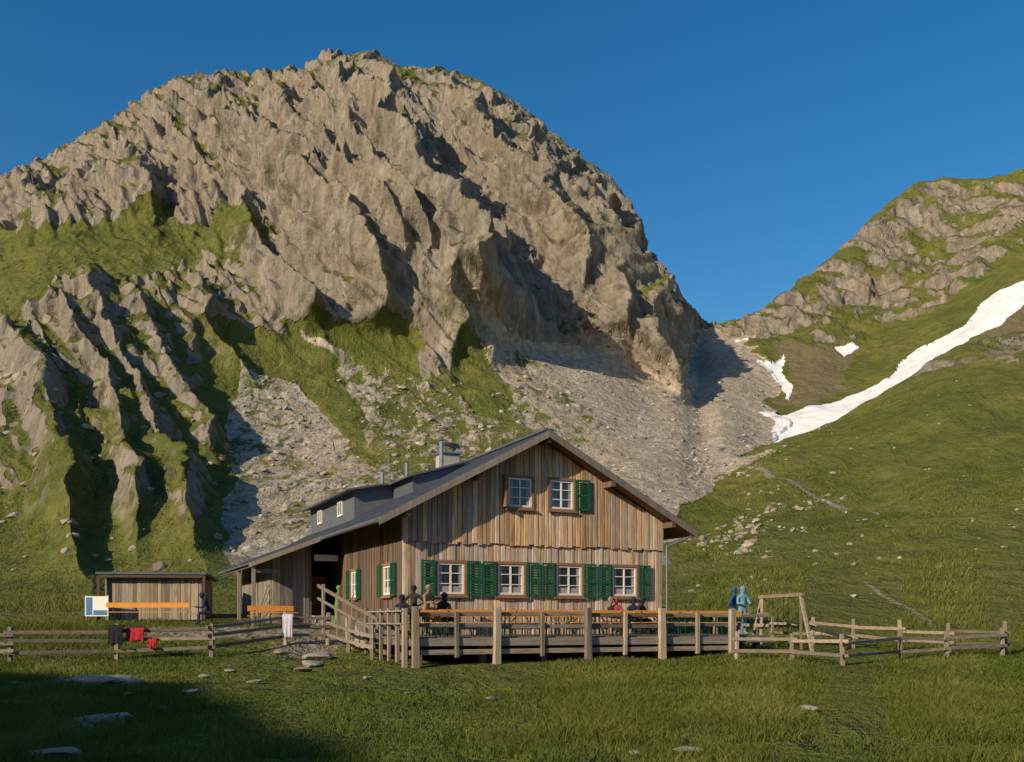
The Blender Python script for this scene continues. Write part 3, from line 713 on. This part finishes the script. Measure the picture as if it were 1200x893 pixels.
# ---------------------------------------------------------------- shed with bench and sign
sz=W(180,46).z
shed=empty('wooden_shed',(W(180,46).x,46,sz-.1),math.radians(6))
a=MB();x=-2.15
while x<2.15:
    w=random.uniform(.12,.2);a.box(x,x+w-.01,-.02-random.uniform(0,.03),.08,0,2.05);x+=w
for y in np.arange(.1,2.4,.18):
    a.box(-2.17,-2.08,y,y+.17,0,2.05-.05*y);a.box(2.10,2.19,y,y+.17,0,2.05-.05*y)
a.box(-2.07,2.09,.09,2.4,0,1.95)
a.obj('walls',M_post,shed)
b=MB();b.hexa([(x,y,z) for x in(-2.45,2.45) for y,zz in((-.45,2.2),(2.7,2.0)) for z in(zz,zz+.10)]);b.obj('roof',M_roof,shed)
c=MB();c.box(-2.4,-2.28,-.4,-.28,0,2.15);c.box(2.28,2.4,-.4,-.28,0,2.15);c.box(-2.27,2.27,-.4,-.3,2.05,2.18);c.obj('porch_posts',M_side,shed)
bench_at((W(172,44.4).x,44.4,gz(W(172,44.4).x,44.4)+.0),math.radians(5),3.6,True,'wooden_bench')
sg=W(114,45);sgn=empty('sign_board',sg,math.radians(-5))
a=MB();a.beam((-.5,0,-.2),(-.5,0,1.2),.06);a.beam((.5,0,-.2),(.5,0,1.2),.06);a.obj('posts',M_rail,sgn)
a=MB();a.box(-.55,.55,-.06,-.031,.25,1.15);a.obj('panel',M_white,sgn)
a=MB();a.box(-.50,-.2,-.068,-.061,.3,1.1);a.box(-.15,.5,-.068,-.061,.3,.52);a.obj('print',M_signb,sgn)
pb=W(318,41.5);bench_at(pb,ROT,1.9,True,'wooden_bench');table_at(W(322,40.4),ROT,1.8,'picnic_table')
ra=empty('stacked_boards',W(306,43));a=MB()
for i in range(6): a.beam((i*.13-.3,0,0),(i*.12+.25,.3,1.6+random.uniform(-.2,.2)),.1,.03)
a.obj('boards',M_grey,ra)
# ---------------------------------------------------------------- swing frame
sw=empty('wooden_swing_frame',(0,0,0));a=MB();ga_=W(893,39);gb_=W(946,36.5)
t1=ga_+Vector((0,0,2.0));t2=gb_+Vector((-.25,0,2.15))
a.beam(t1-(t2-t1)*.08,t2+(t2-t1)*.08,.12)
for t_ in(t1,t2):
    for sx_ in(-.75,.75):
        f=Vector((t_.x+.25*(1 if t_ is t2 else -1),t_.y+sx_,0));f.z=gz(f.x,f.y)-.1;a.beam(f,t_,.10)
a.obj('frame',M_rail,sw)
a=MB()
for k in(.35,.62):
    c_1=t1.lerp(t2,k-.05);c_2=t1.lerp(t2,k+.08);dz=Vector((0,0,1.45))
    a.cyl(c_1,c_1-dz,.012,n=5);a.cyl(c_2,c_2-dz,.012,n=5);a.beam(c_1-dz,c_2-dz,.2,.03)
a.obj('swings',M_blackc,sw)
# ---------------------------------------------------------------- people
skin=simple('skin',(.50,.30,.21),.55,.06,10);eyeM=simple('eye_dark',(.02,.015,.012),.3,.1,5)
_mc={}
def cm(c):
    if c not in _mc:_mc[c]=simple('cloth_%d'%len(_mc),c,.9,.18,9)
    return _mc[c]
def person(name,loc,rz,pose,top,bot,hair,sc=1.0,arms='down',lean=0,hat=None,longhair=False):
    J={}
    if pose=='stand':
        hz=.93
        for s,k in((-1,'L'),(1,'R')):
            J['hip'+k]=(s*.09,0,hz,.095,'b');J['kn'+k]=(s*.11,-.03*(1 if s<0 else -.5),.5,.068,'b');J['calf'+k]=(s*.115,.02,.32,.06,'b');J['an'+k]=(s*.12,.03,.09,.045,'b');J['toe'+k]=(s*.145,-.15,.04,.038,'s')
    else:
        hz=.53
        for s,k in((-1,'L'),(1,'R')):
            J['hip'+k]=(s*.1,-.04,hz,.10,'b');J['kn'+k]=(s*.13,-.45,.52,.07,'b');J['calf'+k]=(s*.13,-.46,.3,.058,'b');J['an'+k]=(s*.13,-.44,.09,.045,'b');J['toe'+k]=(s*.14,-.62,.04,.038,'s')
    y=lambda z:-lean*(z-hz)
    up=lambda h:hz+h
    J['pel']=(0,0,hz+.03,.135,'b');J['wst']=(0,y(up(.18)),up(.18),.125,'t');J['chs']=(0,y(up(.38))+.01,up(.38),.15,'t');J['upc']=(0,y(up(.50)),up(.50),.11,'t')
    J['nek']=(0,y(up(.58))-.01,up(.58),.055,'k');J['hd1']=(0,y(up(.66))-.03,up(.65),.075,'k');J['hd2']=(0,y(up(.74))-.025,up(.74),.095,'k');J['hd3']=(0,y(up(.80))-.01,up(.80),.07,'k')
    hands=[]
    for s,k in((-1,'L'),(1,'R')):
        sh_=Vector((s*.18,y(up(.48)),up(.48)));J['sh'+k]=(*sh_,.068,'t')
        if arms=='down':el=sh_+Vector((s*.06,.03,-.28));wr=el+Vector((-s*.01,-.09,-.25))
        elif arms=='fwd':el=sh_+Vector((s*.07,-.08,-.26));wr=el+Vector((-s*.08,-.25,.02))
        elif arms=='up':el=sh_+Vector((s*.05,-.18,-.2));wr=el+Vector((-s*.12,-.12,.2))
        elif arms=='hip':el=sh_+Vector((s*.2,.06,-.22));wr=Vector((s*.17,-.02,up(.12)))
        J['el'+k]=(*el,.05,'t');J['wr'+k]=(*wr,.032,'t')
        d=(wr-el).normalized();pm=wr+d*.07;J['pm'+k]=(*pm,.034,'k');hands.append((wr,d,pm,s))
    edges=[('pel','wst'),('wst','chs'),('chs','upc'),('upc','nek'),('nek','hd1'),('hd1','hd2'),('hd2','hd3')]
    for k in'LR': edges+=[('pel','hip'+k),('hip'+k,'kn'+k),('kn'+k,'calf'+k),('calf'+k,'an'+k),('an'+k,'toe'+k),('upc','sh'+k),('sh'+k,'el'+k),('el'+k,'wr'+k),('wr'+k,'pm'+k)]
    keys=list(J);ix={k:i for i,k in enumerate(keys)}
    me=bpy.data.meshes.new('sk');me.from_pydata([J[k][:3] for k in keys],[(ix[a],ix[b]) for a,b in edges],[])
    o=bpy.data.objects.new('sk',me);scene.collection.objects.link(o)
    o.modifiers.new('s','SKIN');
    for i,k in enumerate(keys):
        v=me.skin_vertices[0].data[i];v.radius=(J[k][3],J[k][3]*(.78 if k in('chs','wst','upc','pel') else 1));v.use_root=(k=='pel')
    sb_=o.modifiers.new('ss','SUBSURF');sb_.levels=2;sb_.render_levels=2
    dg=bpy.context.evaluated_depsgraph_get();dg.update();em=bpy.data.meshes.new_from_object(o.evaluated_get(dg))
    bpy.data.objects.remove(o)
    bm=bmesh.new();bm.from_mesh(em)
    pts=[(Vector(J[a][:3]).lerp(Vector(J[b][:3]),f),J[a][4] if f<.5 else J[b][4]) for a,b in edges for f in(.0,.25,.45,.55,.75,1.0)]
    mi={'t':0,'b':1,'k':2,'s':3}
    for f in bm.faces:
        c=f.calc_center_median();best=min(pts,key=lambda p_:(p_[0]-c).length_squared);f.material_index=mi[best[1]];f.smooth=True
    def blob(c,r,mat,scl=(1,1,1),sub=2,cond=None):
        M=Matrix.Translation(c)@Matrix.Diagonal((*scl,1))
        res=bmesh.ops.create_icosphere(bm,subdivisions=sub,radius=r,matrix=M)
        vs=res['verts'];fs={f for v in vs for f in v.link_faces}
        for f in fs:f.material_index=mat;f.smooth=True
        if cond:
            dl=[f for f in fs if cond(f.calc_center_median())];bmesh.ops.delete(bm,geom=dl,context='FACES')
    hc=Vector(J['hd2'][:3])
    blob(hc+Vector((0,.018,.025)),.112,4,(.95,1.03,1.05),3,lambda c:(c.y<hc.y-.045 and c.z<hc.z+.045) or c.z<hc.z-(.2 if longhair else .07))
    if longhair: blob(hc+Vector((0,.08,-.08)),.08,4,(1,.6,1.7))
    if hat: blob(hc+Vector((0,.0,.055)),.12,5,(1,1.05,.75),3,lambda c:c.z<hc.z+.04)
    for s in(-1,1):
        blob(hc+Vector((s*.035,-.088,.0)),.013,3,sub=1);blob(hc+Vector((s*.098,.0,-.01)),.028,2,(.4,.8,1.2),1)
    blob(hc+Vector((0,-.105,-.025)),.017,2,(.8,1.1,1.5),1);blob(hc+Vector((0,-.09,-.062)),.02,6,(1.3,.5,.35),1)
    for wr,d,pm,s in hands:
        side=d.cross(Vector((0,1,0))) if abs(d.y)<.9 else Vector((1,0,0));side.normalize();nrm=d.cross(side)
        for i,(o_,l_) in enumerate(((-.027,.065),(-.009,.075),(.009,.07),(.027,.055))):
            a0=pm+side*o_+d*.02;a1=a0+d*l_*.55+nrm*.004;a2=a1+d*l_*.4+nrm*.02
            for p_,q_,r0,r1 in((a0,a1,.009,.008),(a1,a2,.008,.006)):
                M=Matrix.Translation((p_+q_)/2)@(q_-p_).to_track_quat('Z','Y').to_matrix().to_4x4()
                res=bmesh.ops.create_cone(bm,cap_ends=True,segments=6,radius1=r0,radius2=r1,depth=(q_-p_).length*1.1,matrix=M)
                for f in {f for v in res['verts'] for f in v.link_faces}:f.material_index=2
        q0=wr+d*.03+side*.03*(-s);q1=q0+(d*.6+side*(-s)*.7).normalized()*.05
        M=Matrix.Translation((q0+q1)/2)@(q1-q0).to_track_quat('Z','Y').to_matrix().to_4x4()
        res=bmesh.ops.create_cone(bm,cap_ends=True,segments=6,radius1=.011,radius2=.008,depth=.055,matrix=M)
        for f in {f for v in res['verts'] for f in v.link_faces}:f.material_index=2
    me2=bpy.data.meshes.new(name);bm.to_mesh(me2);bm.free()
    me2.materials.clear()
    for m_ in(cm(top),cm(bot),skin,eyeM,cm(hair),cm(hat or hair),cm((.35,.12,.1))): me2.materials.append(m_)
    ob=bpy.data.objects.new(name,me2);ob.location=loc;ob.rotation_euler=(0,0,rz);ob.scale=(sc,sc,sc);link(ob)
    return ob
dkb=(.02,.025,.045);blk=(.02,.02,.022);tan=(.25,.19,.13);brn=(.06,.035,.02)
L2W=lambda s,t:world(s,t,DZ)
person('standing_person',L2W(pxs(870,-4.2),-4.2),math.radians(15),'stand',(.14,.30,.40),(.10,.32,.42),tan,1.0,'fwd',.05,longhair=True)
person('standing_person',L2W(pxs(860,-3.4),-3.4),math.radians(60),'stand',(.03,.08,.20),(.05,.06,.09),brn,1.0,'hip')
gx=world(-.75,6.6);person('standing_person',(gx.x,gx.y,gz(gx.x,gx.y)+.02),math.radians(70),'stand',(.16,.26,.04),blk,brn,1.02,'fwd',.1)
person('seated_person',L2W(pxs(472,-.9),-.8)+Vector((0,0,-.02)),ROT-.3,'sit',dkb,blk,(.55,.53,.5),1.05,'fwd',.1)
person('standing_person',L2W(pxs(499,-1.0),-1.0),ROT+.6,'stand',(.24,.18,.12),(.04,.035,.03),brn,1.0,'fwd',.15)
person('standing_person',L2W(pxs(485,-.5),-.5),ROT-.5,'stand',(.03,.03,.03),blk,tan,1.0,'hip')
person('seated_person',L2W(pxs(519,-.7),-.7),ROT+.2,'sit',blk,dkb,(.04,.03,.03),1.1,'fwd',.12)
for k,(pp,tp) in enumerate(((712,tan),(722,(.3,.06,.05)),(741,dkb),(749,blk))):
    person('seated_person',L2W(pxs(pp,-.6),-.6),ROT+random.uniform(-.6,.6),'sit',tp,blk,brn if k%2 else tan,1.03,'fwd',.2)
g=W(246,43);person('seated_person',g+Vector((0,0,-.02)),math.radians(-70),'sit',(.015,.03,.08),blk,brn,1.0,'fwd',.45)
bench_at(W(240,43.2),math.radians(20),1.2,False,'wooden_stool')
# ---------------------------------------------------------------- rocks
def rockset(name,items,mat,sub=2):
    bm=bmesh.new();bmesh.ops.create_icosphere(bm,subdivisions=sub,radius=1);bv=np.array([v.co[:] for v in bm.verts]);bf=[[v.index for v in f.verts] for f in bm.faces];bm.free()
    V=[];Fc=[];Rn=[];o=0
    for (loc,size,flat,sd) in items:
        r_=np.random.default_rng(sd);n=bv/np.linalg.norm(bv,axis=1,keepdims=True)
        s=np.ones(len(n))
        for _ in range(9):
            pl=r_.normal(size=3);pl/=np.linalg.norm(pl);c=r_.uniform(.45,.85);dt=n@pl;s=np.where(dt>0,np.minimum(s,c/np.maximum(dt,1e-3)),s)
        q=n*s[:,None];q*=np.array([r_.uniform(.7,1.3),r_.uniform(.7,1.3),flat])*size
        an=r_.uniform(0,6.28);q=np.stack([q[:,0]*math.cos(an)-q[:,1]*math.sin(an),q[:,0]*math.sin(an)+q[:,1]*math.cos(an),q[:,2]],1)+np.array(loc)
        V.append(q);Fc+=[[i+o for i in f] for f in bf];o+=len(n);Rn+=[r_.uniform()]*len(n)
    V=np.concatenate(V);me=bpy.data.meshes.new(name);me.from_pydata(V.tolist(),[],Fc);me.attributes.new('rnd','FLOAT','POINT').data.foreach_set('value',Rn)
    me.materials.append(mat);return link(bpy.data.objects.new(name,me))
def rockmat():
    m=bpy.data.materials.new('boulder_stone');n=N(nt(m));at=n('ShaderNodeAttribute',attribute_name='rnd');geo=n('ShaderNodeNewGeometry')
    f=n.noise(geo.outputs['Position'],2.5,6,.65);c=n.ramp(at.outputs['Fac'],[(0,(.24,.205,.165)),(.6,(.36,.31,.25)),(1,(.47,.41,.34))])
    c=n.mix(n.ramp(f,[(.4,0.0),(.7,.7)]),c,(.17,.16,.11));n.out(c,.95,f,.7,.08,.1);return m
M_rock=rockmat()
items=[]
def scat(n,cond,smin,smax,flat=.7,seed=0,pw=4):
    r_=np.random.default_rng(seed);rr_,cc_=np.where(cond)
    w=RR[rr_,cc_]**.5;k=r_.choice(len(rr_),n,p=w/w.sum())
    for i in k:
        p_=P[rr_[i],cc_[i]];s=smin+(smax-smin)*r_.random()**pw
        items.append(((p_[0],p_[1],p_[2]+s*.05),s,flat*r_.uniform(.6,1.1),int(r_.integers(1e9))))
clus=fbm(XX/9,YY/9,ZZ*0,3,301)>.0
scat(620,(T2<9)&(T2>7.3)&(PXw>800)&(PXw<1000)&(PYw<655)&(PYw>530)&clus,.15,.8,seed=1,pw=3.5)
scat(300,(PX<1250)&(T2<9)&(T2>6.4)&(PX>800),.08,.45,seed=2,pw=3)
scat(2600,(PX>-50)&(PX<1250)&(scree>.45)&(T2<12.5),.2,1.1,seed=3,pw=5)
scat(600,(PX>-50)&(T2>7.4)&(T2<10)&(PX<620),.2,1.3,seed=4,pw=5)
rockset('scattered_boulders',items,M_rock,1)
items=[]
for pxx,d,s in((120,16.3,.42),(95,15.4,.3),(140,16.8,.3),(105,24.5,.75),(140,25.2,.6),(75,25,.4),(945,18.2,.2),(938,18.6,.13),(805,12.4,.2),(745,12.2,.12),(575,21,.14),(300,24.5,.2),(355,29,.25),(150,21,.12),(60,12.5,.3),(30,19,.18),(365,31,.4),(375,33,.5),(700,24,.1),(1130,30,.2),(240,27,.22),(430,26,.15),(330,34,.3),(225,22,.18),(20,24,.2),(190,18,.14),(270,29,.2),(480,22,.1)):
    w_=W(pxx,d);items.append(((w_.x,w_.y,w_.z+.06),s,.32,int(pxx*7+d*13)))
rockset('meadow_stones',items,M_rock,3)
# ---------------------------------------------------------------- grass blades
def grassmat():
    m=bpy.data.materials.new('grass_blades');n=N(nt(m));at=n('ShaderNodeAttribute',attribute_name='rnd');geo=n('ShaderNodeNewGeometry')
    f=n.noise(geo.outputs['Position'],.35,4);f1=n.noise(geo.outputs['Position'],.05,4)
    c=n.ramp(at.outputs['Fac'],[(0,(.075,.115,.018)),(.45,(.135,.18,.032)),(.85,(.21,.235,.055)),(1,(.34,.29,.11))])
    c=n.mix(n.ramp(f,[(.38,0.0),(.6,.75)]),c,(.08,.115,.022))
    c=n.mix(n.ramp(f1,[(.4,0.0),(.7,.55)]),c,(.23,.215,.055))
    b=n('ShaderNodeBsdfDiffuse');n.t.links.new(c,b.inputs[0]);t=n('ShaderNodeBsdfTranslucent');n.t.links.new(c,t.inputs[0])
    mx=n('ShaderNodeMixShader');mx.inputs[0].default_value=.35;n.t.links.new(b.outputs[0],mx.inputs[1]);n.t.links.new(t.outputs[0],mx.inputs[2])
    o=n('ShaderNodeOutputMaterial');n.t.links.new(mx.outputs[0],o.inputs[0]);return m
GM=grassmat()
def blades(name,nb,t0,t1,p0,p1,hk,wk,wcap,thr=-.35):
    r0=int(np.searchsorted(ts,t0));r1=int(np.searchsorted(ts,t1))
    c0=int(np.searchsorted(px,p0));c1=int(np.searchsorted(px,p1))
    fr1=r0+rng.random(nb)*(r1-r0-1);fc1=c0+rng.random(nb)*(c1-c0-1)
    i0=fr1.astype(int);j0=fc1.astype(int);u=(fr1-i0)[:,None];v=(fc1-j0)[:,None]
    Bp=(P[i0,j0]*(1-u)*(1-v)+P[i0+1,j0]*u*(1-v)+P[i0,j0+1]*(1-u)*v+P[i0+1,j0+1]*u*v)
    d_=np.hypot(Bp[:,0],Bp[:,1]);s_=np.clip(d_/16,1,5)
    clump=fbm(Bp[:,0]/1.3/s_,Bp[:,1]/1.3/s_,Bp[:,0]*0,3,201);big_=fbm(Bp[:,0]/6,Bp[:,1]/6,Bp[:,0]*0,2,211)
    lo=np.array([(Bp[:,0]-AX)*math.cos(ROT)+(Bp[:,1]-AY)*math.sin(ROT),-(Bp[:,0]-AX)*math.sin(ROT)+(Bp[:,1]-AY)*math.cos(ROT)])
    ok=~((lo[0]>-1.6)&(lo[0]<12.3)&(lo[1]>-4.9)&(lo[1]<18))&~(near_hut(Bp[:,0],Bp[:,1])>.4)&(path[i0,j0]<.3)&(gmask[i0,j0]>.8)&(scree[i0,j0]<.3)
    ok&=~((lo[0]>-4.2)&(lo[0]<0)&(lo[1]>6)&(lo[1]<18))&~((Bp[:,1]>45.5)&(Bp[:,1]<49)&(Bp[:,0]>-19.5)&(Bp[:,0]<-14))
    ok&=(clump>thr)|(rng.random(nb)<.3)
    Bp=Bp[ok];clump=clump[ok];big_=big_[ok];n_=len(Bp);d_=d_[ok]
    h=hk*(.05+.13*rng.random(n_)**2)*(1+1.5*clump+.6*big_);h=np.clip(h,.02*hk,.4*hk)
    wd=.0055*wk*np.clip(d_/11,.9,wcap)*(.7+.6*rng.random(n_));an=rng.random(n_)*2*math.pi;le=h*(.3+.9*rng.random(n_));la=rng.random(n_)*2*math.pi
    ca,sa=np.cos(an)*wd,np.sin(an)*wd;lx=np.cos(la)*le;ly=np.sin(la)*le
    V=np.zeros((n_,5,3),np.float32)
    V[:,0]=Bp+np.stack([-ca,-sa,ca*0-.02],1);V[:,1]=Bp+np.stack([ca,sa,ca*0-.02],1)
    V[:,2]=Bp+np.stack([-ca*.8+lx*.35,-sa*.8+ly*.35,h*.6],1);V[:,3]=Bp+np.stack([ca*.8+lx*.35,sa*.8+ly*.35,h*.6],1);V[:,4]=Bp+np.stack([lx,ly,h],1)
    me=bpy.data.meshes.new(name);me.vertices.add(n_*5);me.vertices.foreach_set('co',V.ravel())
    b5=(np.arange(n_)*5)[:,None];lp=np.concatenate([b5+np.array([0,1,3,2]),b5+np.array([2,3,4])],1).astype(np.int32)
    me.loops.add(n_*7);me.loops.foreach_set('vertex_index',lp.ravel());me.polygons.add(n_*2)
    ls=(np.arange(n_)*7)[:,None]+np.array([0,4]);me.polygons.foreach_set('loop_start',ls.ravel().astype(np.int32));me.polygons.foreach_set('loop_total',np.tile(np.array([4,3],np.int32),n_))
    me.update(calc_edges=True)
    rv=np.clip(rng.random(n_)*.7+.5*clump+.15,0,1);rv[rng.random(n_)<.03]=1
    me.attributes.new('rnd','FLOAT','POINT').data.foreach_set('value',np.repeat(rv,5).astype(np.float32))
    me.materials.append(GM);link(bpy.data.objects.new(name,me))
blades('meadow_grass',450000,1.7,5.6,-75,1275,.85,.95,2.8,-.12)
blades('hillside_grass',100000,5.6,8.95,780,1275,1.6,.75,9,.05)
blades('slope_grass',50000,6,9.2,-50,660,1.9,.8,9,.0)
# ---------------------------------------------------------------- sky, sun, camera
w=bpy.data.worlds.new('World');scene.world=w;w.use_nodes=True;t=w.node_tree;t.nodes.clear()
sk=t.nodes.new('ShaderNodeTexSky');sk.sky_type='NISHITA';sk.sun_disc=False;sk.sun_elevation=EL;sk.sun_rotation=math.radians(180)+TH
sk.altitude=1000;sk.air_density=1.2;sk.dust_density=1.9;sk.ozone_density=2.6
hs=t.nodes.new('ShaderNodeHueSaturation');hs.inputs['Saturation'].default_value=1.4
bg=t.nodes.new('ShaderNodeBackground');bg.inputs[1].default_value=.12;o=t.nodes.new('ShaderNodeOutputWorld')
t.links.new(sk.outputs[0],hs.inputs['Color']);t.links.new(hs.outputs[0],bg.inputs[0]);t.links.new(bg.outputs[0],o.inputs[0])
sl=bpy.data.lights.new('sun','SUN');sl.energy=5.0;sl.angle=math.radians(.5);sl.color=(1,.83,.59)
so_=bpy.data.objects.new('sun',sl);so_.rotation_euler=sunv.to_track_quat('Z','Y').to_euler();link(so_)
cam=bpy.data.cameras.new('camera');cam.lens=35.01;cam.sensor_width=36;cam.shift_y=(HY-446.5)/1200;cam.clip_end=6000;cam.clip_start=.1
co=bpy.data.objects.new('camera',cam);co.location=(0,0,CZ);co.rotation_euler=(math.radians(90),0,0);link(co);scene.camera=co
scene.view_settings.view_transform='Standard';scene.view_settings.look='None';scene.view_settings.exposure=0
